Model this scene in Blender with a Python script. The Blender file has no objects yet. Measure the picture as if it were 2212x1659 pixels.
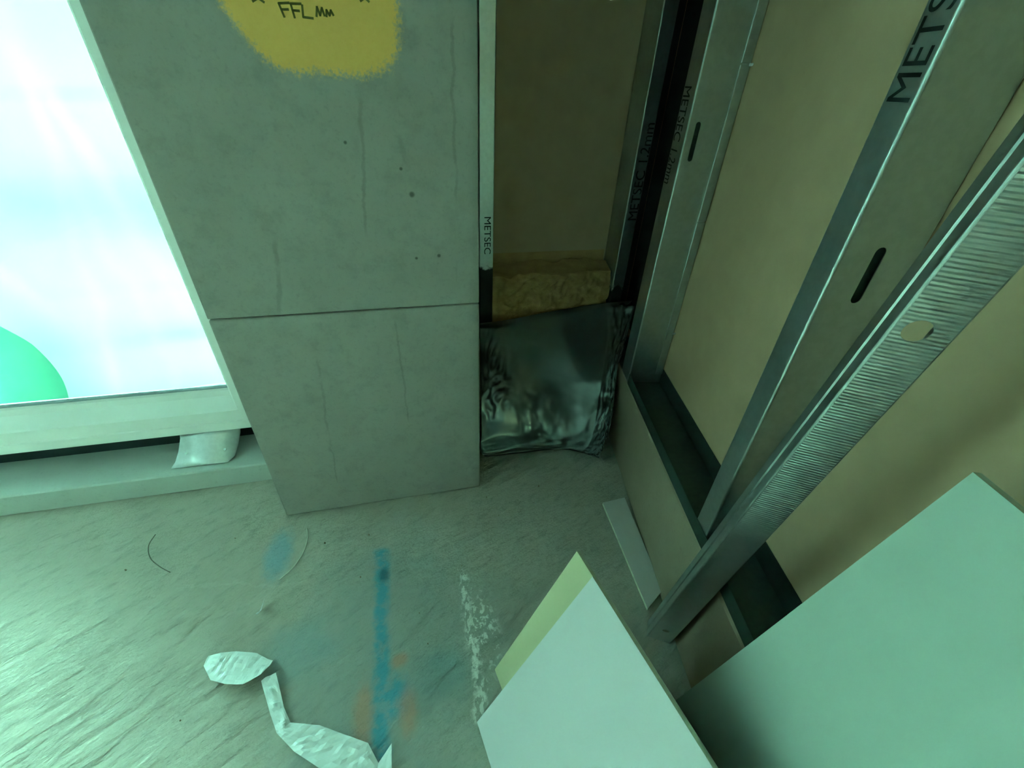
import bpy, bmesh, math, random
from mathutils import Vector, Matrix, noise
random.seed(7)
SC = bpy.context.scene
COL = SC.collection

# ------------------------------------------------------------------ camera
cam_d = bpy.data.cameras.new('camera'); cam = bpy.data.objects.new('camera', cam_d); COL.objects.link(cam)
cam_d.sensor_fit = 'HORIZONTAL'; cam_d.sensor_width = 36.0; cam_d.lens = 930.0/2212*36; cam_d.clip_start = .02
rt, dn, fw = Vector((.9723, -.2303, .0394)), Vector((-.1005, -.5644, -.8194)), Vector((.2109, .7928, -.5719))
M = Matrix((( rt.x, -dn.x, -fw.x, 0), (rt.y, -dn.y, -fw.y, 0), (rt.z, -dn.z, -fw.z, 1.5), (0, 0, 0, 1)))
cam.matrix_world = M
SC.camera = cam

# ------------------------------------------------------------------ sky and exposure
w = bpy.data.worlds.new('overcast_sky'); SC.world = w; w.use_nodes = True
bg = w.node_tree.nodes['Background']
bg.inputs['Color'].default_value = (.82, 1.0, .96, 1); bg.inputs['Strength'].default_value = 11.0
vs = SC.view_settings
vs.view_transform = 'Standard'; vs.look = 'None'; vs.gamma = 1; vs.use_curve_mapping = False; vs.exposure = 3.3

# ------------------------------------------------------------------ node helpers
class N:
    def __init__(s, name):
        s.m = bpy.data.materials.new(name); s.m.use_nodes = True; s.t = s.m.node_tree; s.t.nodes.clear()
        s.out = s.t.nodes.new('ShaderNodeOutputMaterial')
    def node(s, kind): return s.t.nodes.new(kind)
    def link(s, a, b): s.t.links.new(a, b)
    def put(s, sock, v):
        if isinstance(v, bpy.types.NodeSocket): s.link(v, sock)
        elif isinstance(v, (tuple, list)):
            sock.default_value = tuple(v) if len(sock.default_value) == len(v) else tuple(v)+(1,)
        else: sock.default_value = v
    def math(s, op, a, b=0.0, c=0.0, clamp=False):
        n = s.node('ShaderNodeMath'); n.operation = op; n.use_clamp = clamp
        s.put(n.inputs[0], a); s.put(n.inputs[1], b); s.put(n.inputs[2], c); return n.outputs[0]
    def add(s, a, b): return s.math('ADD', a, b)
    def sub(s, a, b): return s.math('SUBTRACT', a, b)
    def mul(s, a, b): return s.math('MULTIPLY', a, b)
    def abs(s, a): return s.math('ABSOLUTE', a)
    def mx(s, a, b): return s.math('MAXIMUM', a, b)
    def mn(s, a, b): return s.math('MINIMUM', a, b)
    def ramp(s, v, lo, hi, a=0., b=1.):
        n = s.node('ShaderNodeMapRange'); n.clamp = True; n.interpolation_type = 'SMOOTHSTEP'
        for i, q in enumerate((v, lo, hi, a, b)): s.put(n.inputs[i], q)
        return n.outputs[0]
    def pos(s):
        g = s.node('ShaderNodeNewGeometry'); x = s.node('ShaderNodeSeparateXYZ'); s.link(g.outputs['Position'], x.inputs[0])
        return g.outputs['Position'], x.outputs[0], x.outputs[1], x.outputs[2]
    def scaled(s, p, v):
        n = s.node('ShaderNodeVectorMath'); n.operation = 'MULTIPLY'; s.link(p, n.inputs[0]); n.inputs[1].default_value = v; return n.outputs[0]
    def dot(s, p, v):
        n = s.node('ShaderNodeVectorMath'); n.operation = 'DOT_PRODUCT'; s.link(p, n.inputs[0]); n.inputs[1].default_value = v; return n.outputs['Value']
    def turned(s, p, ang, kx, ky):
        c, q = math.cos(ang), math.sin(ang); n = s.node('ShaderNodeCombineXYZ')
        s.link(s.mul(s.dot(p, (c, q, 0)), kx), n.inputs[0]); s.link(s.mul(s.dot(p, (-q, c, 0)), ky), n.inputs[1]); return n.outputs[0]
    def noise(s, p, scale, detail=4., rough=.55):
        n = s.node('ShaderNodeTexNoise'); s.link(p, n.inputs['Vector'])
        n.inputs['Scale'].default_value = scale; n.inputs['Detail'].default_value = detail; n.inputs['Roughness'].default_value = rough
        return n.outputs['Fac']
    def voro(s, p, scale):
        n = s.node('ShaderNodeTexVoronoi'); s.link(p, n.inputs['Vector']); n.inputs['Scale'].default_value = scale; return n.outputs['Distance']
    def mix(s, f, a, b):
        n = s.node('ShaderNodeMix'); n.data_type = 'RGBA'; s.put(n.inputs[0], f); s.put(n.inputs[6], a); s.put(n.inputs[7], b); return n.outputs[2]
    def bump(s, h, strength=.3, dist=.002):
        n = s.node('ShaderNodeBump'); n.inputs['Strength'].default_value = strength; n.inputs['Distance'].default_value = dist
        s.link(h, n.inputs['Height']); return n.outputs[0]
    def bsdf(s, color, rough=.8, metal=0., normal=None, spec=.3):
        b = s.node('ShaderNodeBsdfPrincipled'); s.put(b.inputs['Base Color'], color); s.put(b.inputs['Roughness'], rough)
        s.put(b.inputs['Metallic'], metal); b.inputs['Specular IOR Level'].default_value = spec
        if normal is not None: s.link(normal, b.inputs['Normal'])
        s.link(b.outputs[0], s.out.inputs[0]); return b
    def blob(s, x, y, cx, cy, rx, ry, soft, jit, p=2):
        """1 inside a rough-edged ellipse-like patch"""
        a = s.math('POWER', s.math('DIVIDE', s.abs(s.sub(x, cx)), rx), p); b = s.math('POWER', s.math('DIVIDE', s.abs(s.sub(y, cy)), ry), p)
        d = s.math('POWER', s.add(a, b), 1./p)
        return s.ramp(s.add(d, jit), 1.+soft, 1.-soft)
    def streak(s, x, y, x0, y0, x1, y1, wd, jit):
        """1 along a thin wandering line from (x0,y0) to (x1,y1), y0<y1"""
        k = (x1-x0)/(y1-y0)
        d = s.abs(s.add(s.sub(s.sub(x, x0), s.mul(s.sub(y, y0), k)), jit))
        e = s.mul(s.ramp(y, y0-.01, y0+.02), s.ramp(y, y1+.01, y1-.02))
        return s.mul(s.ramp(d, wd, wd*.2), e)

def centred(n, v, amt): return n.mul(n.sub(v, .5), amt)

def plain(name, col, rough=.8, metal=0., var=.12, scale=40., bump=.15, spec=.3):
    n = N(name); p, x, y, z = n.pos(); f = n.noise(p, scale)
    c = n.mix(f, tuple(q*(1-var) for q in col), tuple(min(1, q*(1+var)) for q in col))
    n.bsdf(c, rough, metal, n.bump(n.noise(p, scale*3), bump, .001), spec); return n.m

def galv(name, col=(.50, .56, .55), rough=.32, black_z=None):
    n = N(name); p, x, y, z = n.pos()
    f = n.noise(p, 55., 3.); g = n.noise(p, 25., 3.)
    c = n.mix(n.ramp(f, .35, .65), tuple(q*.93 for q in col), col)
    r = n.add(rough-.06, n.mul(g, .12)); m = .92
    if black_z is not None:
        k = n.ramp(n.add(z, centred(n, n.noise(p, 22., 3.), .10)), black_z+.012, black_z-.004)
        c = n.mix(k, c, (.006, .012, .011)); m = n.mul(n.sub(1., k), .92); r = n.add(r, n.mul(k, .25))
    n.bsdf(c, r, m, n.bump(g, .03, .001), .5); return n.m

def concrete(name, col, var=.2, bump=.35):
    n = N(name); p, x, y, z = n.pos()
    f = n.noise(p, 5., 6., .65); g = n.noise(p, 60., 4., .7); v = n.ramp(n.voro(p, 45.), .10, .03)
    c = n.mix(f, tuple(q*(1-var) for q in col), tuple(q*(1+var) for q in col))
    c = n.mix(n.mul(n.ramp(g, .55, .75), .25), c, tuple(q*.5 for q in col))
    n.bsdf(c, .88, 0., n.bump(n.sub(n.mul(g, .6), n.mul(v, .3)), bump, .003), .2); return n.m

# ------------------------------------------------------------------ mesh helpers
def link(o, parent=None):
    COL.objects.link(o)
    if parent is not None: o.parent = parent
    return o
def tag(o, label=None, cat=None, group=None, kind=None):
    for k, v in (('label', label), ('category', cat), ('group', group), ('kind', kind)):
        if v: o[k] = v
    return o
def empty(name, loc):
    o = bpy.data.objects.new(name, None); o.location = loc; o.empty_display_size = .05; return link(o)
def mesh_obj(name, verts, faces, mat, parent=None, origin=None, smooth=False):
    org = Vector(parent.location) if parent is not None and parent.type == 'EMPTY' else Vector(origin or (0, 0, 0))
    if parent is not None and parent.type == 'MESH': org = parent.matrix_basis.translation + (parent.parent.location if parent.parent else Vector())
    me = bpy.data.meshes.new(name); me.from_pydata([Vector(v)-org for v in verts], [], faces); me.materials.append(mat); me.update()
    bm = bmesh.new(); bm.from_mesh(me); bmesh.ops.recalc_face_normals(bm, faces=bm.faces); bm.to_mesh(me); bm.free()
    if smooth:
        for q in me.polygons: q.use_smooth = True
    o = bpy.data.objects.new(name, me); link(o, parent)
    if parent is None: o.location = org
    return o
def solid(o, t, off=0.):
    m = o.modifiers.new('thickness', 'SOLIDIFY'); m.thickness = t; m.offset = off; return o
def bevel(o, w, seg=2):
    m = o.modifiers.new('edges', 'BEVEL'); m.width = w; m.segments = seg; m.limit_method = 'ANGLE'; return o
BOXF = [(0, 1, 2, 3), (7, 6, 5, 4), (0, 4, 5, 1), (1, 5, 6, 2), (2, 6, 7, 3), (3, 7, 4, 0)]
def hexa(name, lo, hi, mat, parent=None, origin=None):
    """lo, hi: four bottom and four top corners"""
    return mesh_obj(name, list(lo)+list(hi), BOXF, mat, parent, origin)
def box(name, a, b, mat, parent=None, origin=None):
    x0, y0, z0 = a; x1, y1, z1 = b
    return hexa(name, [(x0, y0, z0), (x1, y0, z0), (x1, y1, z0), (x0, y1, z0)], [(x0, y0, z1), (x1, y0, z1), (x1, y1, z1), (x0, y1, z1)], mat, parent, origin)
def prism(name, prof, a, b, mat, parent=None, origin=None):
    """profile points as vectors, swept from offset a to offset b"""
    k = len(prof); vs_ = [Vector(p)+Vector(a) for p in prof]+[Vector(p)+Vector(b) for p in prof]
    fs = [tuple(range(k)), tuple(range(2*k-1, k-1, -1))]+[(i, (i+1) % k, (i+1) % k+k, i+k) for i in range(k)]
    return mesh_obj(name, vs_, fs, mat, parent, origin)
def tube(name, pts, r, mat, parent=None, sides=6):
    pts = [Vector(p) for p in pts]; vs_ = []; fs = []
    for i, p in enumerate(pts):
        t = (pts[min(i+1, len(pts)-1)]-pts[max(i-1, 0)]).normalized(); a = t.cross(Vector((.1, .2, 1))).normalized(); b = t.cross(a)
        vs_ += [p+(a*math.cos(q*2*math.pi/sides)+b*math.sin(q*2*math.pi/sides))*r for q in range(sides)]
    for i in range(len(pts)-1):
        fs += [(i*sides+q, i*sides+(q+1) % sides, (i+1)*sides+(q+1) % sides, (i+1)*sides+q) for q in range(sides)]
    fs += [tuple(range(sides)), tuple(range(len(vs_)-sides, len(vs_)))]
    return mesh_obj(name, vs_, fs, mat, parent, pts[0], True)
def plate(name, outer, holes, O, ax, ay, mat, parent=None, origin=None, t=.0015):
    """flat plate in the plane O + ax*u + ay*v with holes cut through, thickness t"""
    bm = bmesh.new(); O, ax, ay = Vector(O), Vector(ax), Vector(ay); es = []
    for loop in [outer]+holes:
        vv = [bm.verts.new(O+ax*u_+ay*v_) for u_, v_ in loop]
        es += [bm.edges.new((vv[i], vv[(i+1) % len(vv)])) for i in range(len(vv))]
    bmesh.ops.triangle_fill(bm, use_beauty=True, use_dissolve=False, edges=es)
    vs_ = [v.co.copy() for v in bm.verts]; bm.verts.index_update(); fs = [tuple(v.index for v in f.verts) for f in bm.faces]; bm.free()
    return solid(mesh_obj(name, vs_, fs, mat, parent, origin), t)
def slot(cu, cv, length, wid, n=8):
    r = wid/2; h = length/2-r
    return [(cu+r*math.cos(a), cv+h+r*math.sin(a)) for a in [math.pi*i/n for i in range(n+1)]] + \
           [(cu-r*math.cos(a), cv-h-r*math.sin(a)) for a in [math.pi*i/n for i in range(n+1)]]
def disc(cu, cv, r, n=20): return [(cu+r*math.cos(2*math.pi*i/n), cv+r*math.sin(2*math.pi*i/n)) for i in range(n)]
def lettering(body, height, O, ax, ay, mat, parent, width=None):
    """printed letters lying in the plane O + ax*u + ay*v"""
    cu = bpy.data.curves.new('print', 'FONT'); cu.body = body; cu.size = 1
    tmp = bpy.data.objects.new('print', cu); COL.objects.link(tmp); bpy.context.view_layer.update()
    me = bpy.data.meshes.new_from_object(tmp.evaluated_get(bpy.context.evaluated_depsgraph_get()))
    COL.objects.unlink(tmp); bpy.data.objects.remove(tmp); bpy.data.curves.remove(cu)
    xs = [v.co.x for v in me.vertices]; ys = [v.co.y for v in me.vertices]
    sy = height/(max(ys)-min(ys)); sx = width/(max(xs)-min(xs)) if width else sy
    O, ax, ay = Vector(O), Vector(ax), Vector(ay); org = Vector(parent.location)
    for v in me.vertices: v.co = O+ax*((v.co.x-min(xs))*sx)+ay*((v.co.y-min(ys))*sy)-org
    me.name = 'stamped_lettering'; me.materials.clear(); me.materials.append(mat)
    o = bpy.data.objects.new('stamped_lettering', me); link(o, parent); o['label'] = 'black stamped lettering'; return o

# angled wall frame: s along the wall, d into the wall, z up
U = Vector((.19612, .98058, 0)); D = Vector((.98058, -.19612, 0)); P0 = Vector((.64, 0, 0)); Z = Vector((0, 0, 1))
def W(s, d, z): return P0+U*s+D*d+Z*z
CEIL = 2.55

# ------------------------------------------------------------------ materials
def floor_mat():
    n = N('rough_concrete_floor'); p, x, y, z = n.pos()
    f = n.noise(p, 3.5, 6., .65); g = n.noise(n.turned(p, .55, .38, 1.), 30., 4., .6); h = n.noise(p, 130., 3.)
    c = n.mix(f, (.37, .35, .29), (.55, .52, .44))
    c = n.mix(n.mul(n.ramp(g, .5, .72), .35), c, (.24, .23, .20))
    j = centred(n, n.noise(p, 9., 3.), .9); jf = centred(n, n.noise(p, 45., 3.), .7)
    brk = n.ramp(n.noise(p, 30., 4.), .36, .56)
    # worn grey patch with old paint haze
    haze = n.blob(x, y, -.16, .72, .30, .42, .5, j); c = n.mix(n.mul(haze, .35), c, (.20, .34, .36))
    # sprayed blue setting-out line
    blue = n.mx(n.streak(x, y, -.20, .42, -.205, 1.09, .040, n.add(centred(n, n.noise(p, 7.), .05), centred(n, n.noise(p, 60.), .02))), n.blob(x, y, -.165, .57, .05, .055, .5, jf))
    c = n.mix(n.mul(blue, n.add(.40, n.mul(brk, .40))), c, (.04, .36, .50))
    c = n.mix(n.mul(n.blob(x, y, -.585, 1.14, .045, .10, .5, jf), .55), c, (.16, .42, .55))
    c = n.mix(n.mul(n.blob(x, y, -.02, .60, .10, .07, .6, j), .35), c, (.08, .26, .30))
    c = n.mix(n.mul(n.blob(x, y, -.46, .76, .10, .08, .6, j), .3), c, (.16, .38, .44))
    # orange overspray
    org = n.mx(n.mx(n.blob(x, y, -.25, .545, .028, .075, .55, jf), n.blob(x, y, -.125, .53, .026, .06, .55, jf)), n.blob(x, y, -.146, .668, .026, .02, .5, jf))
    c = n.mix(n.mul(org, .48), c, (.62, .27, .15))
    # splashed plaster
    wig = n.add(centred(n, n.noise(p, 12., 3.), .07), centred(n, n.noise(p, 70., 3.), .03))
    spl = n.mx(n.streak(x, y, .082, .44, .088, .94, .022, wig), n.mul(n.blob(x, y, .12, .70, .05, .12, .6, j), n.ramp(n.noise(p, 60.), .5, .58)))
    spl = n.mul(spl, n.ramp(n.noise(n.scaled(p, (2., 1., 1.)), 35.), .42, .52)); c = n.mix(n.mul(spl, .92), c, (.84, .86, .80))
    c = n.mix(n.mul(n.blob(x, y, -.194, .971, .017, .026, .6, jf), .6), c, (.03, .10, .11))
    c = n.mix(n.mul(n.streak(y, x, 1.075, -.9, 1.0, -.5, .010, wig), .12), c, (.7, .7, .62))
    n.bsdf(c, .9, 0., n.bump(n.add(g, n.mul(h, .12)), .85, .014), .15); return n.m

def column_mat():
    n = N('cast_concrete_column'); p, x, y, z = n.pos()
    f = n.noise(p, 4., 6., .65); g = n.noise(p, 70., 4., .7)
    c = n.mix(f, (.30, .285, .26), (.40, .385, .35)); c = n.mix(n.mul(n.ramp(n.noise(p, 13., 5., .7), .45, .75), .45), c, (.22, .215, .20))
    c = n.mix(n.mul(n.ramp(g, .5, .8), .4), c, (.20, .205, .19))
    jit = n.add(centred(n, n.noise(p, 14., 3.), .030), centred(n, n.noise(p, 120., 2.), .008))
    brk = n.ramp(n.noise(n.scaled(p, (1., 1., .5)), 11.), .40, .58)
    for a in ((.150, .895, .165, 1.62, .006), (-.105, 1.12, -.070, 1.46, .007), (-.352, .32, -.315, .74, .006), (-.050, .42, -.055, .86, .005),
              (-.385, .90, -.345, 1.12, .010), (-.36, .15, -.345, .36, .004), (.03, 1.30, .02, 1.38, .012)):
        c = n.mix(n.mul(n.mul(n.streak(x, z, *a, jit), brk), .26), c, (.09, .10, .09))
    for dx, dz, r in ((.035, 1.235, .007), (.032, 1.055, .004), (.012, 1.30, .004), (-.12, 1.36, .004), (.10, 1.06, .005)):
        c = n.mix(n.mul(n.blob(x, z, dx, dz, r, r, .5, centred(n, g, .5)), .75), c, (.05, .06, .05))
    # edge grime and yellow marker paint
    c = n.mix(n.mul(n.ramp(n.add(x, jit), .185, .222), .35), c, (.16, .17, .15))
    slant = n.mul(n.ramp(z, 1.64, 1.50), .045)
    yel = n.blob(n.sub(x, n.mul(n.ramp(x, -.1, -.3), slant)), z, -.143, 1.705, .185, .200, .07, n.add(centred(n, n.noise(p, 9.), .16), centred(n, n.noise(p, 160., 2.), .22)), 5)
    c = n.mix(n.mul(yel, .92), c, n.mix(g, (.86, .47, .10), (.95, .58, .16)))
    n.bsdf(c, .85, 0., n.bump(n.sub(n.mul(g, .5), n.mul(n.ramp(n.voro(p, 30.), .12, .02), .25)), .3, .002), .2); return n.m

M_FLOOR = floor_mat(); M_COL = column_mat()
M_KERB = concrete('kerb_concrete', (.31, .25, .175)); M_WKERB = concrete('painted_kerb', (.54, .59, .55), .12)
M_TAN = plain('cement_sheathing', (.50, .345, .21), .85, 0, .10, 14., .12)
M_WALL = plain('plain_plaster', (.26, .25, .23), .9, 0, .06, 6., .1)
M_CEIL = plain('ceiling_concrete', (.22, .215, .205), .9, 0, .08, 6., .1)
M_FRAME = plain('white_frame', (.90, .90, .87), .35, 0, .02, 12., .03, .5)
M_RUBBER_SHADE = plain('black_membrane_and_shade', (.02, .035, .035), .7, 0, .1)
M_STUD = galv('galvanised_steel'); M_STUDB = galv('galvanised_steel_bitumen', (.74, .78, .77), .40, black_z=.775); M_STUDA = galv('galvanised_steel_tarred', black_z=.64)  # column-side stud steel is paler, a window's reflection put into its colour
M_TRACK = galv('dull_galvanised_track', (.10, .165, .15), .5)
M_BRACKET = galv('bright_zinc', (.72, .76, .76), .38)
M_INK = plain('black_ink', (.008, .018, .018), .6, 0, 0)
M_GASKET = plain('grey_gasket', (.30, .36, .38), .6)
M_PEN = plain('worn_marker', (.15, .13, .03), .8, 0, .3, 200.)
M_WHITE = plain('white_board_paper', (.66, .64, .64), .75, 0, .02, 5., .04)
M_IVORY = plain('ivory_board_paper', (.62, .58, .36), .8, 0, .03, 6., .05)
M_GREEN = plain('green_board_paper', (.42, .52, .44), .8, 0, .03, 4., .05)
M_CORE = plain('gypsum_core', (.50, .52, .38), .9, 0, .2, 80., .5)
M_GREYBD = plain('grey_board_paper', (.60, .58, .55), .85, 0, .06, 20., .1)
M_POLY = plain('white_polythene', (.76, .80, .79), .3, 0, .03, 9., .05, .5)
M_WIRE = plain('wire_dark', (.16, .15, .12), .6, .3)
M_STRING = plain('pale_string', (.60, .60, .50), .8)
M_TUBE = galv('scaffold_tube', (.6, .62, .6), .4)
M_DECK = plain('scaffold_deck', (.55, .6, .6), .8)

def wool_mat():
    n = N('mineral_wool'); p, x, y, z = n.pos(); f = n.noise(n.scaled(p, (1, 1, 2.)), 14., 5.); g = n.noise(p, 160., 3.)
    c = n.mix(f, (.34, .19, .075), (.66, .42, .20)); n.bsdf(c, .95, 0, n.bump(g, .6, .004), .1); return n.m
def foil_mat():
    n = N('foil_polythene'); p, x, y, z = n.pos(); f = n.noise(p, 9., 4.)
    n.bsdf(n.mix(f, (.15, .185, .18), (.23, .27, .26)), n.ramp(f, .3, .7, .10, .18), .68, n.bump(n.noise(p, 40., 2.), .10, .003), .6); return n.m
def chan_mat(axis):
    n = N('knurled_galvanised'); p, x, y, z = n.pos(); t = n.dot(p, axis)
    rib = n.math('SINE', n.mul(t, 2*math.pi/.0062)); k = n.ramp(n.add(z, centred(n, n.noise(p, 9.), .1)), .62, .85)
    f = n.noise(p, 50., 3.)
    n.bsdf(n.mix(f, (.62, .68, .67), (.76, .80, .79)), n.add(.33, n.mul(f, .08)), .92, n.bump(n.mul(rib, k), .55, .0012), .5); return n.m
def glass_mat():
    n = N('tinted_glass'); tr = n.node('ShaderNodeBsdfTransparent'); tr.inputs[0].default_value = (.71, 1., .93, 1)
    gl = n.node('ShaderNodeBsdfGlossy'); gl.inputs['Roughness'].default_value = .02
    fr = n.node('ShaderNodeFresnel'); fr.inputs[0].default_value = 1.3
    mx = n.node('ShaderNodeMixShader'); n.link(fr.outputs[0], mx.inputs[0]); n.link(tr.outputs[0], mx.inputs[1]); n.link(gl.outputs[0], mx.inputs[2]); n.link(mx.outputs[0], n.out.inputs[0]); return n.m
def dim_glass_mat(name='dimmed_glass', col=(.038, .038, .033)):
    n = N(name); tr = n.node('ShaderNodeBsdfTransparent'); tr.inputs[0].default_value = col+(1,)
    n.link(tr.outputs[0], n.out.inputs[0]); return n.m
def sheet_mat(name, col, back):
    n = N(name); p, x, y, z = n.pos(); f = n.noise(p, 2.2, 3.)
    tl = n.node('ShaderNodeBsdfTranslucent'); df = n.node('ShaderNodeBsdfDiffuse'); mx = n.node('ShaderNodeMixShader')
    n.put(tl.inputs[0], n.mix(f, tuple(q*.9 for q in col), col)); df.inputs[0].default_value = back+(1,); mx.inputs[0].default_value = .25
    n.link(tl.outputs[0], mx.inputs[1]); n.link(df.outputs[0], mx.inputs[2]); n.link(mx.outputs[0], n.out.inputs[0]); return n.m
M_WOOL = wool_mat(); M_FOIL = foil_mat(); M_GLASS = glass_mat(); M_DIM = dim_glass_mat(); M_DIM_SIDE = dim_glass_mat('dimmed_side_glass', (.030, .040, .038))  # side and back panes darkened only to weaken the added fill light
def sheeting_mat():
    # dense white sheeting: darker horizontal bands, mint tint painted for light through netting behind
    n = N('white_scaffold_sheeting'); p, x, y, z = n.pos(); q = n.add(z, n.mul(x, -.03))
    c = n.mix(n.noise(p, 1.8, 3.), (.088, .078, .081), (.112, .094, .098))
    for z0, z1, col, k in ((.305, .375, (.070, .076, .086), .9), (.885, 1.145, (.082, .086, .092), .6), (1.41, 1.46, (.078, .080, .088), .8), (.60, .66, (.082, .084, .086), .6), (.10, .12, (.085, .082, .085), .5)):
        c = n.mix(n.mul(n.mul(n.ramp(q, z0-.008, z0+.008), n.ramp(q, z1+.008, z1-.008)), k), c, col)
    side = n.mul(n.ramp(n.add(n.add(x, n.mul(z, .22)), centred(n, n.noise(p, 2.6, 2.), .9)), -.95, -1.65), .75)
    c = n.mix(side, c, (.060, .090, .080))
    for x0, sl in ((-1.12, .10), (-1.33, .02), (-1.62, -.2), (-.98, .22)):
        c = n.mix(n.mul(n.ramp(n.abs(n.add(n.sub(x, x0), n.add(n.mul(z, sl), centred(n, n.noise(p, 3.), .12)))), .05, .0), .35), c, (.125, .105, .110))
    tl = n.node('ShaderNodeBsdfTranslucent'); df = n.node('ShaderNodeBsdfDiffuse'); mx = n.node('ShaderNodeMixShader')
    n.put(tl.inputs[0], n.mix(.80, c, (0., 0., 0.))); df.inputs[0].default_value = (.7, .7, .7, 1); mx.inputs[0].default_value = .25
    n.link(tl.outputs[0], mx.inputs[1]); n.link(df.outputs[0], mx.inputs[2]); n.link(mx.outputs[0], n.out.inputs[0]); return n.m
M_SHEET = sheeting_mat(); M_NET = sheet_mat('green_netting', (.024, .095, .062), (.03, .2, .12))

# ------------------------------------------------------------------ the room
def build_floor():
    x0, x1, y0, y1, st = -2.1, 1.06, -.25, 1.56, .011
    nx, ny = int((x1-x0)/st), int((y1-y0)/st); vs_ = []; fs = []
    for j in range(ny+1):
        for i in range(nx+1):
            x = x0+(x1-x0)*i/nx; y = y0+(y1-y0)*j/ny
            rough = .35+.65*min(1, max(0, (1.25-y)/.5))
            t1, t2 = .853*x+.522*y, -.522*x+.853*y; a = noise.fractal(Vector((t1*5, t2*14, 0)), 1.0, 2.0, 3)
            b = noise.noise(Vector((t1*16, t2*42, 3.)))
            e = min(1, min(i, j, nx-i, ny-j)/4.)
            vs_.append((x, y, -.006*e+(a*.0042+b*.0026)*rough*e))
    for j in range(ny):
        for i in range(nx):
            k = j*(nx+1)+i; fs.append((k, k+1, k+nx+2, k+nx+1))
    o = mesh_obj('floor', vs_, fs, M_FLOOR, smooth=True)
    tag(o, kind='structure', label='rough concrete floor with blue spray line and plaster splashes')
    for a, b in (((-3.6, -3.2, -.2), (-2.1, 2.2, 0)), ((1.06, -3.2, -.2), (1.9, 2.6, 0)), ((-2.1, -3.2, -.2), (1.06, -.25, 0)), ((-2.1, 1.56, -.2), (1.06, 2.6, 0)), ((-2.1, -.25, -.2), (1.06, 1.56, -.03))):
        box('floor_slab', a, b, M_FLOOR, o)
build_floor()
tag(box('ceiling', (-3.7, -3.3, CEIL), (2.0, 2.3, CEIL+.15), M_CEIL), kind='structure', label='plain concrete ceiling slab')
LW = (-1.2, 1.25, .25, 2.35)
def joined(name, boxes, mat):
    q = [[(x0, y0, z0), (x1, y0, z0), (x1, y1, z0), (x0, y1, z0), (x0, y0, z1), (x1, y0, z1), (x1, y1, z1), (x0, y1, z1)] for (x0, y0, z0), (x1, y1, z1) in boxes]
    return mesh_obj(name, [v for b in q for v in b], [tuple(i+8*k for i in f) for k in range(len(q)) for f in BOXF], mat)
tag(joined('wall_left', [((-3.7, -3.3, 0), (-3.55, LW[0], CEIL)), ((-3.7, LW[1], 0), (-3.55, 2.2, CEIL)), ((-3.7, LW[0], 0), (-3.55, LW[1], LW[2])), ((-3.7, LW[0], LW[3]), (-3.55, LW[1], CEIL))], M_WALL), kind='structure', label='plain side wall with an opening for the added fill window')
w3 = empty('fill_window_side', (-3.62, 0, LW[2])); tag(w3, kind='structure', label='unseen white framed window added in the side wall for fill light, its glass darkened')  # unseen side window added as a dim fill light
box('pane', (-3.632, LW[0], LW[2]), (-3.628, LW[1], LW[3]), M_DIM_SIDE, w3)
for a, b in (((-3.66, LW[0], LW[2]), (-3.58, LW[0]+.06, LW[3])), ((-3.66, LW[1]-.06, LW[2]), (-3.58, LW[1], LW[3])), ((-3.66, LW[0]+.06, LW[2]), (-3.58, LW[1]-.06, LW[2]+.06)), ((-3.66, LW[0]+.06, LW[3]-.06), (-3.58, LW[1]-.06, LW[3])), ((-3.66, .0, LW[2]+.06), (-3.58, .06, LW[3]-.06))):
    box('frame', a, b, M_FRAME, w3)
# wall behind the camera with an opening for the added fill window
wb = mesh_obj('wall_back', *(lambda q: ([v for b in q for v in b], [tuple(i+8*k for i in f) for k in range(len(q)) for f in BOXF]))(
    [[(x0, -3.2, z0), (x1, -3.2, z0), (x1, -3.05, z0), (x0, -3.05, z0), (x0, -3.2, z1), (x1, -3.2, z1), (x1, -3.05, z1), (x0, -3.05, z1)]
     for x0, x1, z0, z1 in ((-3.7, -2.6, 0, CEIL), (-.4, 1.0, 0, CEIL), (-2.6, -.4, 0, .3), (-2.6, -.4, 2.3, CEIL))]), M_WALL)
tag(wb, kind='structure', label='plain wall with an opening for the added fill window')
w2 = empty('fill_window_back', (-1.5, -3.12, .3)); tag(w2, kind='structure', label='unseen window added in the opposite wall for fill light, its glass darkened')  # unseen back window added to fill the room with weak light
box('pane', (-2.6, -3.13, .3), (-.4, -3.125, 2.3), M_DIM, w2)
for a, b in (((-2.6, -3.15, .3), (-2.55, -3.08, 2.3)), ((-.45, -3.15, .3), (-.4, -3.08, 2.3)), ((-2.55, -3.15, .3), (-.45, -3.08, .36)), ((-2.55, -3.15, 2.24), (-.45, -3.08, 2.3)), ((-1.53, -3.15, .36), (-1.47, -3.08, 2.24))):
    box('frame', a, b, M_FRAME, w2)

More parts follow.
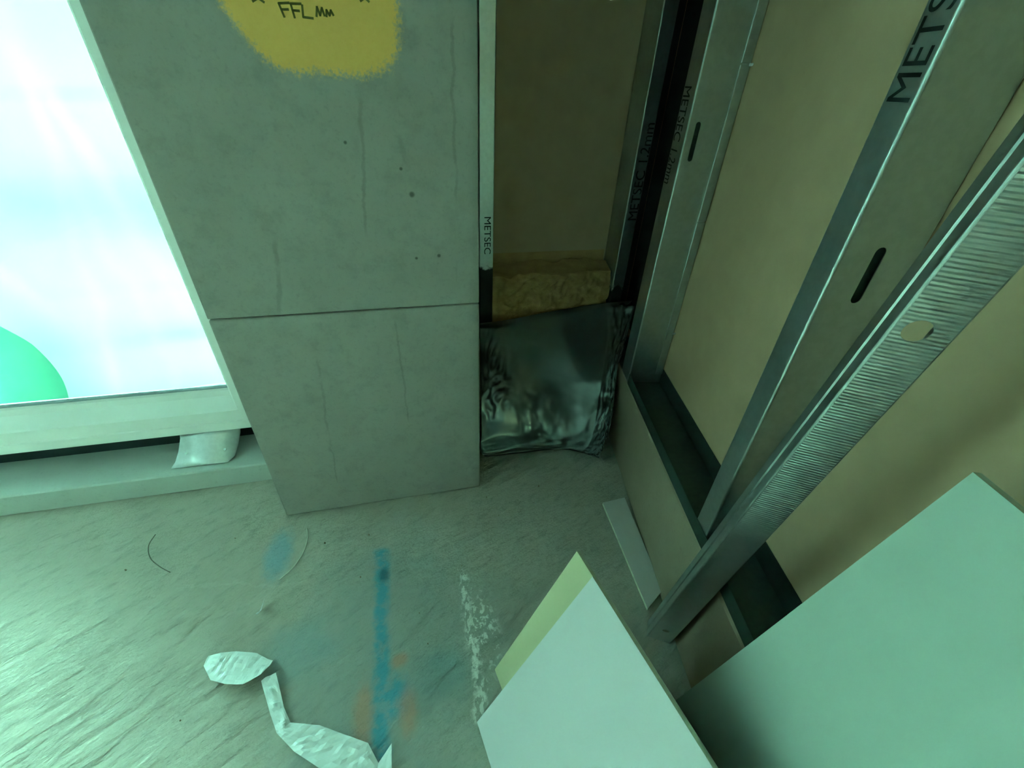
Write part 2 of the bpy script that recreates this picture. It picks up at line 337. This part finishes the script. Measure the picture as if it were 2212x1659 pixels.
# angled stud wall: sheathing behind the studs, standing on a kerb
def wbox(name, s0, s1, d0, d1, z0, z1, mat, parent=None, origin=None):
    q = [(s0, d0), (s1, d0), (s1, d1), (s0, d1)]
    return hexa(name, [W(s, d, z0) for s, d in q], [W(s, d, z1) for s, d in q], mat, parent, origin)
tag(wbox('wall_right', -3.4, 2.25, .152, .30, 0, CEIL, M_TAN), kind='structure', label='tan sheathing board wall behind the steel studs')
tag(box('wall_front', (-.10, 2.102, 0), (1.62, 2.25, CEIL), M_TAN), kind='structure', label='tan sheathing board at the back of the recess')
def kerb():
    # uneven cast kerb with slightly broken arris
    vs_ = []; fs = []; n = 90; prof = [(-.0, 0), (-.002, .12), (.0, .25), (.001, .383), (.010, .3955), (.06, .397), (.15, .397), (.15, 0)]; k = len(prof)
    for i in range(n+1):
        s = -3.35+(1.93+3.35)*i/n if i not in (0, n) else (-3.35 if i == 0 else 1.93)
        for j, (d, z) in enumerate(prof):
            v = W(s, d, z); e = noise.noise(Vector((s*9, j*3.1, 0)))*.004
            vs_.append(v+D*(e if j < 5 else 0)+Z*(e*.7 if 2 < j < 6 else 0))
    for i in range(n):
        for j in range(k): fs.append((i*k+j, i*k+(j+1) % k, (i+1)*k+(j+1) % k, (i+1)*k+j))
    fs += [tuple(range(k)), tuple(range(n*k, n*k+k))]
    tag(mesh_obj('wall_kerb', vs_, fs, M_KERB), kind='structure', label='brown concrete kerb carrying the right stud wall')
kerb()
tag(box('recess_kerb', (.235, 1.955, 0), (1.03, 2.10, .40), M_KERB), kind='structure', label='concrete kerb at the foot of the recess')

# concrete column, two lifts with a recessed joint
cl = empty('concrete_column', (-.18, 1.6, 0)); tag(cl, kind='structure', label='grey concrete column with yellow paint patch')
bevel(box('lower_lift', (-.585, 1.316, .0), (.224, 2.10, .8915), M_COL, cl), .006, 2)
bevel(box('upper_lift', (-.585, 1.316, .8955), (.224, 2.10, CEIL), M_COL, cl), .004, 2)
box('joint_core', (-.56, 1.345, .885), (.20, 2.09, .90), M_RUBBER_SHADE, cl)
cl['category'] = 'column'
# handwritten level mark on the yellow paint
def stroke(pts, r=.0022):
    vs_ = []; fs = []; k = 0; pts = [Vector((a, b)) for a, b in pts]
    for i in range(len(pts)-1):
        t = (pts[i+1]-pts[i]).normalized(); q = Vector((-t.y, t.x))*r
        vs_ += [(p.x, 1.3154, p.y) for p in (pts[i]-t*r*.6+q, pts[i]-t*r*.6-q, pts[i+1]+t*r*.6-q, pts[i+1]+t*r*.6+q)]; fs.append((k, k+1, k+2, k+3)); k += 4
    return vs_, fs
mk = empty('level_mark', (-.18, 1.3154, 1.58)); tag(mk, 'faint handwritten level note in dark marker on yellow paint', 'marking')
for pts in ([(-.205, 1.600), (-.211, 1.622), (-.190, 1.624)], [(-.208, 1.612), (-.194, 1.613)], [(-.184, 1.600), (-.187, 1.623), (-.166, 1.624)], [(-.185, 1.612), (-.172, 1.612)],
            [(-.164, 1.622), (-.166, 1.602), (-.146, 1.601)], [(-.138, 1.605), (-.134, 1.621), (-.130, 1.607), (-.124, 1.620), (-.121, 1.607)], [(-.117, 1.606), (-.115, 1.617), (-.110, 1.608), (-.106, 1.617), (-.102, 1.609)],
            [(-.262, 1.622), (-.250, 1.628), (-.240, 1.622)], [(-.04, 1.637), (-.03, 1.643), (-.022, 1.637)]):
    v, f = stroke(pts); mesh_obj('pen_stroke', v, f, M_PEN, mk)

# window with kerb below
kb = prism('window_kerb', [(0, 1.540, 0), (0, 1.540, .094), (0, 1.546, .10), (0, 1.80, .10), (0, 1.80, 0)], (-3.55, 0, 0), (-.56, 0, 0), M_WKERB)
tag(kb, kind='structure', label='low green-grey concrete kerb under the window')
win = empty('window_1', (-2.1, 1.70, .222)); tag(win, kind='structure', label='tall white framed window facing scaffold sheeting')
prism('bottom_rail', [(0, 1.650, .222), (0, 1.650, .262), (0, 1.655, .266), (0, 1.655, .318), (0, 1.664, .324), (0, 1.708, .362), (0, 1.76, .362), (0, 1.76, .222)], (-3.5, 0, 0), (-.60, 0, 0), M_FRAME, win)
prism('glazing_bead', [(0, 1.708, .362), (0, 1.716, .384), (0, 1.728, .392), (0, 1.745, .392), (0, 1.745, .362)], (-3.5, 0, 0), (-.765, 0, 0), M_FRAME, win)
prism('gasket', [(0, 1.722, .392), (0, 1.722, .398), (0, 1.745, .398), (0, 1.745, .392)], (-3.5, 0, 0), (-.765, 0, 0), M_GASKET, win)
prism('jamb', [(-.765, 1.715, 0), (-.765, 1.664, 0), (-.757, 1.655, 0), (-.60, 1.655, 0), (-.60, 1.76, 0), (-.765, 1.76, 0)], (0, 0, .3175), (0, 0, 2.36), M_FRAME, win)
box('mullion', (-2.22, 1.66, .36), (-2.14, 1.75, 2.36), M_FRAME, win); box('jamb', (-3.5, 1.655, .36), (-3.42, 1.75, 2.36), M_FRAME, win)
box('head', (-3.5, 1.655, 2.36), (-.60, 1.76, 2.44), M_FRAME, win)
box('pane', (-2.14, 1.734, .392), (-.765, 1.738, 2.36), M_GLASS, win); box('pane', (-3.42, 1.734, .392), (-2.22, 1.738, 2.36), M_GLASS, win)
tag(box('sill_membrane', (-3.55, 1.752, .10), (-.585, 1.775, .222), M_RUBBER_SHADE), kind='structure', label='dark membrane strip under the window frame')
tag(box('window_lintel', (-3.55, 1.6, 2.44), (-.585, 1.85, CEIL), M_WALL), kind='structure', label='lintel above the window')
tag(box('window_pier', (-3.7, 1.6, 0), (-3.5, 1.85, CEIL), M_WALL), kind='structure', label='pier at the far end of the window')

# fixing strap under the frame
br = empty('fixing_strap', (-.93, 1.60, .10)); tag(br, 'bent galvanised fixing strap under the window frame on the kerb', 'bracket')
st = [(-.895, 1.664, .222), (-.895, 1.650, .205), (-.915, 1.628, .150), (-.93, 1.60, .118), (-.945, 1.578, .104)]
vs_ = []; fs = []
for i, (cx, y, z) in enumerate(st): vs_ += [(cx-.117+i*.001, y, z), (cx+.117-(0 if i < 4 else .012), y-.003, z)]
for i in range(len(st)-1): fs.append((2*i, 2*i+1, 2*i+3, 2*i+2))
solid(mesh_obj('plate', vs_, fs, M_BRACKET, br, smooth=True), .0022)
for cx, cy, cz in ((-1.000, 1.620, .142), (-.850, 1.617, .142)):
    nrm = Vector((0, -.62, .78)); a = Vector((1, 0, 0)); b = nrm.cross(a); c = Vector((cx, cy, cz))
    prism('screw_head', [(a*math.cos(q*math.pi/4)+b*math.sin(q*math.pi/4))*.0055+c for q in range(8)], nrm*-.004, nrm*.004, M_STUD, br)

# ------------------------------------------------------------------ scaffold sheeting outside
def sheet(name, fx, nx, nz, mat):
    vs_ = [fx(i/nx, j/nz) for j in range(nz+1) for i in range(nx+1)]
    fs = [(j*(nx+1)+i, j*(nx+1)+i+1, (j+1)*(nx+1)+i+1, (j+1)*(nx+1)+i) for j in range(nz) for i in range(nx)]
    return mesh_obj(name, vs_, fs, mat, None, vs_[0], True)
def fx(a, b):
    x = -2.14+a*1.74; z = -.5+b*3.6
    y = 2.36+.05*noise.noise(Vector((x*1.3, z*.9, 0)))+.03*abs(math.sin((x*1.4+z*.5)*3.))+.02*math.sin(z*7+x)
    return (x, y, z)
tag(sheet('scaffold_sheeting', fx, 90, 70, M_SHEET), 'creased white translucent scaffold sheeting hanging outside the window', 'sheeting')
def fn(a, b):
    z = -.35+b*1.1; x = -2.12+a*(.33+.05*math.sin(z*7)-.30*max(0, z-.40)**1.0-.10*max(0, -z))
    return (x, 2.24+.04*noise.noise(Vector((x*3, z*2, 5)))+.015*math.sin(x*14), z)
tag(sheet('green_netting', fn, 16, 40, M_NET), 'bright green debris netting hung in front of the scaffold sheeting', 'netting')
for i, (z, h) in enumerate(((-.12, .10), (.30, .06), (.90, .16), (1.62, .06))):
    y = 2.50; tag(box('scaffold_board', (-2.14, y, z), (-.5, y+.04, z+h), M_DECK, None, (-1.5, y, z)), ('narrow grey scaffold board shadowing the sheeting near the sill', 'slim scaffold rail seen through sheeting just above the sill', 'wide scaffold toe board shadowing the middle of the sheeting', 'slim scaffold rail seen through the upper sheeting')[i], 'scaffold board')

# ------------------------------------------------------------------ steel studs
def arc(c, r, a0, a1, n=5): return [(c[0]+r*math.cos(a0+(a1-a0)*i/n), c[1]+r*math.sin(a0+(a1-a0)*i/n)) for i in range(n+1)]
def stud(label, corner, f, wd, fl, dep, z0, z1, mat, slots=(), group=None):
    """C section: corner where front flange meets web, f along the flange away from the web, wd along the web into the wall"""
    c = Vector(corner); f = Vector(f); wd = Vector(wd); r = .0045
    t = empty('steel_stud', c+Z*z0); tag(t, label, 'stud', group)
    def run(name, pts):
        k = len(pts); v = [c+f*a+wd*b+Z*(z0) for a, b in pts]+[c+f*a+wd*b+Z*z1 for a, b in pts]
        return solid(mesh_obj(name, v, [(i, i+1, k+i+1, k+i) for i in range(k-1)], mat, t), .0016)
    run('front_flange', [(fl, .016)]+arc((fl-r, r), r, 0, -math.pi/2)+arc((r, r), r, -math.pi/2, -math.pi))
    run('back_flange', [(fl, dep-.016), (fl, dep)]+arc((r, dep-r), r, math.pi/2, math.pi))
    plate('web', [(r, 0), (dep-r, 0), (dep-r, z1-z0), (r, z1-z0)], [slot(a, b-z0, l, q) for a, b, l, q in slots], c+Z*z0, wd, Z, mat, t, t=.0016)
    return t
XA = Vector((1, 0, 0)); YA = Vector((0, 1, 0)); G = 'galvanised studs of the stud walls'
# column-side stud (back wall): flange faces the room
s1 = stud('galvanised stud tight beside the concrete column with tarred foot', (.398, 1.951, 0), -XA, YA, .064, .148, .402, CEIL-.01, M_STUDB, (), G)
lettering('METSEC', .030, (.356, 1.9497, 1.012), -Z, XA, M_INK, s1, .165)
# corner stud A
s2 = stud('galvanised stud at the inner corner with upside-down stamp and tarred foot', (1.036, 1.951, 0), XA, YA, .064, .148, .402, CEIL-.01, M_STUDA, (), G)
lettering('METSEC', .044, (1.096, 1.9497, .985), Z, -XA, M_INK, s2, .215); lettering('1.2mm', .044, (1.096, 1.9497, 1.235), Z, -XA, M_INK, s2, .15)
# B and C on the angled wall
s3 = stud('galvanised stud standing next to the foil sheet with edge strips', W(1.475, .002, 0), U, D, .105, .148, .402, CEIL-.01, M_STUD, ((.034, 1.365, .115, .016),), G)
lettering('METSEC', .060, W(1.572, .0007, 1.515), -Z, -U, M_INK, s3, .155); lettering('1.2mm', .060, W(1.572, .0007, 1.335), -Z, -U, M_INK, s3, .11)
for z0, z1 in ((.45, 1.112), (1.116, 1.574), (1.578, 2.5)):
    bevel(wbox('edge_strip', 1.468, 1.4735, .118, .149, z0, z1, M_STUD, s3), .002, 2)
s4 = stud('galvanised stud with a long slot in its web behind the leaning channel', W(.622, .002, 0), U, D, .064, .148, .402, CEIL-.01, M_STUD, ((.070, 1.232, .108, .020),), G)
lettering('METSEC', .046, W(.632, .0007, 1.500), Z, U, M_INK, s4, .20)
for q, s_, z_ in ((s3, 1.475, 1.365), (s4, .622, 1.232)): wbox('slot_shade_plate', s_+.012, s_+.0135, .006, .12, z_-.3, z_+.3, M_TRACK, q)  # added dark plates, standing in for shade behind the web slots
cm = empty('corner_shade', W(1.8, .15, .402)); tag(cm, 'black panels standing in for shade in the gap between the corner studs', kind='structure')
wbox('shade_panel', 1.59, 2.15, .1475, .1512, .403, 2.5, M_RUBBER_SHADE, cm); box('shade_panel', (1.104, 2.097, .403), (1.245, 2.1012, 2.5), M_RUBBER_SHADE, cm)  # black panels added where the gap is only in shade
s5 = stud('galvanised stud behind the big green plasterboard sheet', W(-.02, .002, 0), U, D, .064, .148, .402, CEIL-.01, M_STUD, (), G)

# base track on the kerb
tk = empty('base_track', W(.5, .075, .40)); tag(tk, 'dark base track lying along the kerb under the studs', 'track')
wbox('track_bed', -1.6, 1.90, .004, .150, .4005, .4018, M_TRACK, tk)
wbox('front_flange', -1.6, 1.465, -.0014, .0, .4005, .452, M_TRACK, tk)
wbox('back_flange', -1.6, 1.90, .1492, .1512, .4005, .475, M_TRACK, tk)

# leaning channel
A0, A1 = W(.555, -.092, .004), W(.205, -.088, 2.42); ax = (A1-A0).normalized()
side = (U-ax*U.dot(ax)).normalized(); inn = ax.cross(side).normalized()
if inn.dot(D) < 0: inn = -inn
tw = math.radians(19); inn, side = inn*math.cos(tw)-side*math.sin(tw), side*math.cos(tw)+inn*math.sin(tw)
M_CHAN = chan_mat(tuple(ax)); L = (A1-A0).length
ch = empty('leaning_channel', A0); tag(ch, 'loose ribbed steel channel leaning diagonally across the stud wall', 'channel')
plate('ribbed_face', [(.003, 0), (.072, 0), (.072, L), (.003, L)], [disc(.037, .085, .011), disc(.030, 1.262, .017)], A0, inn, ax, M_CHAN, ch, t=.0016)
def crun(name, pts, mat):
    k = len(pts); v = [A0+inn*a+side*b for a, b in pts]+[A0+inn*a+side*b+ax*L for a, b in pts]
    return solid(mesh_obj(name, v, [(i, i+1, k+i+1, k+i) for i in range(k-1)], mat, ch), .0016)
crun('flange', arc((.003, .003), .003, -math.pi/2, -math.pi, 4)+[(0, .020), (.0025, .022), (.0025, .026), (0, .028), (0, .048)], M_STUD)
crun('flange', arc((.072, .003), .003, -math.pi/2, 0, 4)+[(.075, .048)], M_STUD)

# ------------------------------------------------------------------ plasterboards
def board(name, label, c00, c10, c11, c01, nrm, t, face, core, group=None, cat='plasterboard'):
    """four face corners and the direction the back lies in: paper faces with a raw gypsum edge"""
    o = empty(name, c00); tag(o, label, cat, group); n_ = Vector(nrm); q = [Vector(v) for v in (c00, c10, c11, c01)]
    hexa('gypsum_core', [v+n_*.0006 for v in q], [v+n_*(t-.0006) for v in q], core, o)
    hexa('face_paper', q, [v+n_*.0006 for v in q], face, o); hexa('back_paper', [v+n_*(t-.0006) for v in q], [v+n_*t for v in q], M_GREYBD, o)
    return o
r_ = Vector((-.186, .983, 0)).normalized()
def lean(P1, P2, length):
    P1, P2 = Vector(P1), Vector(P2); n_ = (P2-P1).cross(r_).normalized(); n_ = n_ if n_.x > 0 else -n_
    return P1, P2, P2-r_*length, P1-r_*length, n_
a = lean((.065, .453, .002), (.355, .508, .549), .74); board('plasterboard_offcut', 'bright white plasterboard offcut leaning in front of an ivory one', *a[:4], a[4], .0125, M_WHITE, M_CORE)
a = lean((.141, .574, .002), (.366, .620, .483), .66); board('plasterboard_offcut', 'ivory faced plasterboard offcut leaning behind the white one', *a[:4], a[4], .0125, M_IVORY, M_CORE)
b0, b1 = W(.325, -.150, .002), W(.236, -.016, 1.12); e = -U
n_ = (b1-b0).cross(e).normalized(); n_ = n_ if n_.dot(D) > 0 else -n_
ed = (e-(b1-b0).normalized()*e.dot((b1-b0).normalized())*0).normalized()
board('plasterboard_sheet', 'large pale green plasterboard sheet leaning on the stud wall', b0, b1, b1+ed*1.5, b0+ed*1.5, n_, .0125, M_GREEN, M_CORE)
# cut strip on the floor along the kerb
q = [(.731, 1.109), (.839, 1.116), (.789, .693), (.700, .640)]
o = empty('board_strip', (.76, .88, 0)); tag(o, 'narrow grey board strip lying on the floor along the kerb', 'board')
bevel(hexa('strip_core', [(x, y, .0005) for x, y in q], [(x, y, .0125) for x, y in q], M_CORE, o), .001)
hexa('face_paper', [(x, y, .0126) for x, y in q], [(x, y, .0132) for x, y in q], M_GREYBD, o)

# ------------------------------------------------------------------ insulation and foil in the recess
def wool():
    nx, nz = 90, 60; vs_ = []; fs = []
    for j in range(nz+1):
        for i in range(nx+1):
            a, b = i/nx, j/nz; x = .404+a*.625; ang = b*math.pi*.62
            y = 2.085-.115*math.sin(min(math.pi/2, .95+(1-b)*1.2))-.0; z = .405+b*.40
            if b > .8: y += (b-.8)/.2*.085; z = .405+.8*.40+(b-.8)*.18
            k = noise.fractal(Vector((x*9, z*11, 1.3)), .8, 2., 5)*.026+abs(noise.noise(Vector((x*7+z*9, z*6, 7))))*-.045
            vs_.append((x, max(1.962, y+k+.012), z+k*.4))
    for j in range(nz):
        for i in range(nx):
            k = j*(nx+1)+i; fs.append((k, k+1, k+nx+2, k+nx+1))
    bk = len(vs_); vs_ += [(.404, 2.098, .405), (1.029, 2.098, .405), (1.029, 2.098, .80), (.404, 2.098, .80)]
    fs.append((bk, bk+1, bk+2, bk+3))
    o = mesh_obj('insulation_batt', vs_, fs, M_WOOL, None, (.68, 2.0, .405), True)
    tag(o, 'brownish mineral wool batt stuffed in the recess above the foil', 'insulation')
wool()
FO = [  # rows from top to floor, columns from the column side to the stud side
    [(.330, 1.925, .505), (.480, 1.935, .510), (.700, 1.942, .535), (.960, 1.940, .562), (1.148, 1.895, .588)],
    [(.318, 1.835, .41), (.46, 1.855, .43), (.70, 1.84, .43), (.95, 1.83, .46), (1.06, 1.760, .452)],
    [(.303, 1.735, .31), (.45, 1.74, .31), (.68, 1.72, .31), (.88, 1.66, .34), (.945, 1.590, .375)],
    [(.288, 1.640, .205), (.45, 1.64, .21), (.66, 1.62, .21), (.84, 1.57, .235), (.915, 1.520, .27)],
    [(.275, 1.560, .10), (.44, 1.555, .11), (.64, 1.53, .105), (.80, 1.49, .13), (.875, 1.435, .17)],
    [(.262, 1.512, .035), (.44, 1.508, .035), (.64, 1.492, .035), (.77, 1.445, .05), (.84, 1.390, .075)],
    [(.275, 1.500, .006), (.45, 1.494, .006), (.64, 1.482, .008), (.735, 1.440, .012), (.815, 1.372, .016)],
    [(.280, 1.478, .018), (.45, 1.474, .014), (.64, 1.464, .016), (.728, 1.424, .022), (.805, 1.358, .030)]]
def foil():
    def cr(p, t):
        n = len(p)-1; k = min(int(t*n), n-1); u = t*n-k; g = lambda i: Vector(p[max(0, min(n, i))])
        a, b, c, d = g(k-1), g(k), g(k+1), g(k+2)
        return .5*((2*b)+(c-a)*u+(2*a-5*b+4*c-d)*u*u+(3*b-a-3*c+d)*u**3)
    nx, nz = 110, 110; vs_ = []; fs = []
    for j in range(nz+1):
        row = [cr([FO[r][c] for r in range(len(FO))], j/nz) for c in range(5)]
        for i in range(nx+1):
            a, b = i/nx, j/nz; v = cr(row, a)
            edge = max(0, (a-.80)/.20)**.7; lft = max(0, 1-abs(a-.14)/.14)*max(0, 1-abs(b-.28)/.24)
            def cre(p): return 1-abs(noise.noise(p))*2
            k = .012*cre(Vector((a*3+b*1.5, b*3.2-a*1.2, 2)))+.030*edge*(cre(Vector((a*16, b*8, 4)))*.7+.7*cre(Vector((a*30+b*14, b*22, 1))))+.030*lft*(cre(Vector((a*16+b*14, b*12-a*9, 9)))+.6*cre(Vector((a*7-b*9, b*8, 3))))
            k += .007*(1-noise.turbulence(Vector((a*4.2+b*2.5, b*4.6-a*1.8, 6)), 3, True))*min(1, 4*b)
            fade = min(1, b/.04, (1-b)/.05)
            vs_.append(v+Vector((-.2, -.68, .70))*(k+.004)*max(.15, fade))
    for j in range(nz):
        for i in range(nx):
            k = j*(nx+1)+i; fs.append((k, k+1, k+nx+2, k+nx+1))
    o = mesh_obj('foil_sheet', vs_, fs, M_FOIL, None, (.55, 1.5, .0), True)
    tag(o, 'crinkled dark silver foil sheet draped from the recess to the floor', 'foil sheet')
foil()

# ------------------------------------------------------------------ litter on the floor
def ribbon(name, label, rows, cat='plastic', mat=None, jit=.004, sub=8):
    vs_ = []; fs = []; m = 9
    pts = [(Vector(a), Vector(b)) for a, b in rows]; k = 0; n = (len(pts)-1)*sub
    for i in range(n+1):
        t = i/sub; q = min(int(t), len(pts)-2); u = t-q; a = pts[q][0].lerp(pts[q+1][0], u); b = pts[q][1].lerp(pts[q+1][1], u)
        for j in range(m):
            f = j/(m-1); v = a.lerp(b, f)
            h = abs(noise.noise(Vector((v.x*38, v.y*38, 2.))))*jit*3+abs(noise.noise(Vector((v.x*16, v.y*16, 8.))))*jit*2
            vs_.append((v.x, v.y, max(.0005, v.z+h*math.sin(math.pi*(.12+.76*f)))))
    for i in range(n):
        for j in range(m-1): fs.append((i*m+j, i*m+j+1, (i+1)*m+j+1, (i+1)*m+j))
    o = mesh_obj(name, vs_, fs, mat or M_POLY, None, (pts[0][0].x, pts[0][0].y, 0)); solid(o, .0004); return tag(o, label, cat)
ribbon('plastic_strip', 'long crumpled white polythene strip trailing across the floor', [
    ((-.545, .690, .012), (-.505, .700, .02)), ((-.538, .672, .006), (-.492, .668, .012)), ((-.505, .600, .003), (-.470, .608, .006)), ((-.478, .548, .003), (-.445, .565, .005)),
    ((-.425, .495, .003), (-.365, .540, .005)), ((-.350, .440, .004), (-.290, .500, .006)), ((-.26, .390, .006), (-.232, .468, .012)), ((-.215, .37, .004), (-.205, .42, .006)), ((-.17, .36, .004), (-.168, .448, .03))])
ribbon('plastic_scrap', 'flat torn piece of white polythene film lifted off the floor', [
    ((-.722, .770, .010), (-.716, .797, .012)), ((-.690, .724, .012), (-.680, .798, .014)), ((-.645, .702, .016), (-.640, .795, .010)), ((-.590, .686, .022), (-.575, .775, .010)), ((-.545, .704, .022), (-.538, .748, .012)), ((-.524, .728, .020), (-.520, .738, .018))], jit=.003)
ribbon('plastic_chip', 'tiny folded white plastic chip standing on the floor', [((-.612, .912, .001), (-.606, .914, .004)), ((-.607, .908, .001), (-.590, .912, .016)), ((-.600, .915, .001), (-.589, .935, .020)), ((-.595, .940, .001), (-.592, .958, .010))], jit=.001)
def smooth_path(p, n=10):
    out = []; g = lambda i: Vector(p[max(0, min(len(p)-1, i))])
    for k in range(len(p)-1):
        for q in range(n):
            u = q/n; a, b, c, d = g(k-1), g(k), g(k+1), g(k+2); out.append(.5*((2*b)+(c-a)*u+(2*a-5*b+4*c-d)*u*u+(3*b-a-3*c+d)*u**3))
    return out+[g(len(p)-1)]
tag(tube('tie_wire', smooth_path([(-1.050, 1.312, .014), (-1.062, 1.271, .003), (-1.036, 1.215, .001), (-.990, 1.170, .0005), (-.945, 1.138, -.001)]), .0016, M_WIRE), 'short dark curved tie wire on the floor near the window kerb', 'wire')
tag(tube('string', smooth_path([(-.495, 1.235, .0), (-.486, 1.182, .001), (-.494, 1.122, .001), (-.519, 1.068, .001), (-.56, 1.025, .0)]), .0022, M_STRING), 'thin pale arc of string on the floor by the column foot', 'string')
for (s, d, z), lb in (((1.4665, .150, 1.575), 'tiny pale foam crumb stuck high on the edge strip joint'), ((1.466, .149, .66), 'tiny pale foam crumb stuck low beside the stud foot')):
    c = W(s, d-.002, z); pts = []
    tag(tube('foam_crumb', [c-U*.004-D*.006, c-U*.004, c-U*.003+D*.007+Z*.002, c-U*.002+D*.010+Z*.004], .004, M_POLY, None, 7), lb, 'debris')
# bits of grit
for i in range(22):
    x, y = random.uniform(-1.2, .6), random.uniform(.3, 1.28)
    if x > 0 and y < .75: continue
    r = random.uniform(.0015, .0042); vs_ = []
    for a_ in range(5):
        for zz in (0, 1): vs_.append((x+r*math.cos(a_*1.26)*(1-.35*zz)*random.uniform(.6, 1.3), y+r*math.sin(a_*1.26)*(1-.35*zz)*random.uniform(.6, 1.3), -.005+zz*r*1.1+zz*.002+(.001 if zz else 0)))
    fs = [(2*a_, 2*((a_+1) % 5), 2*((a_+1) % 5)+1, 2*a_+1) for a_ in range(5)]+[(1, 3, 5, 7, 9), (8, 6, 4, 2, 0)]
    tag(mesh_obj('grit_crumb', vs_, fs, M_KERB, None, (x, y, 0)), 'small grey crumb of grit on the concrete floor', 'debris', 'grit crumbs on the concrete floor')
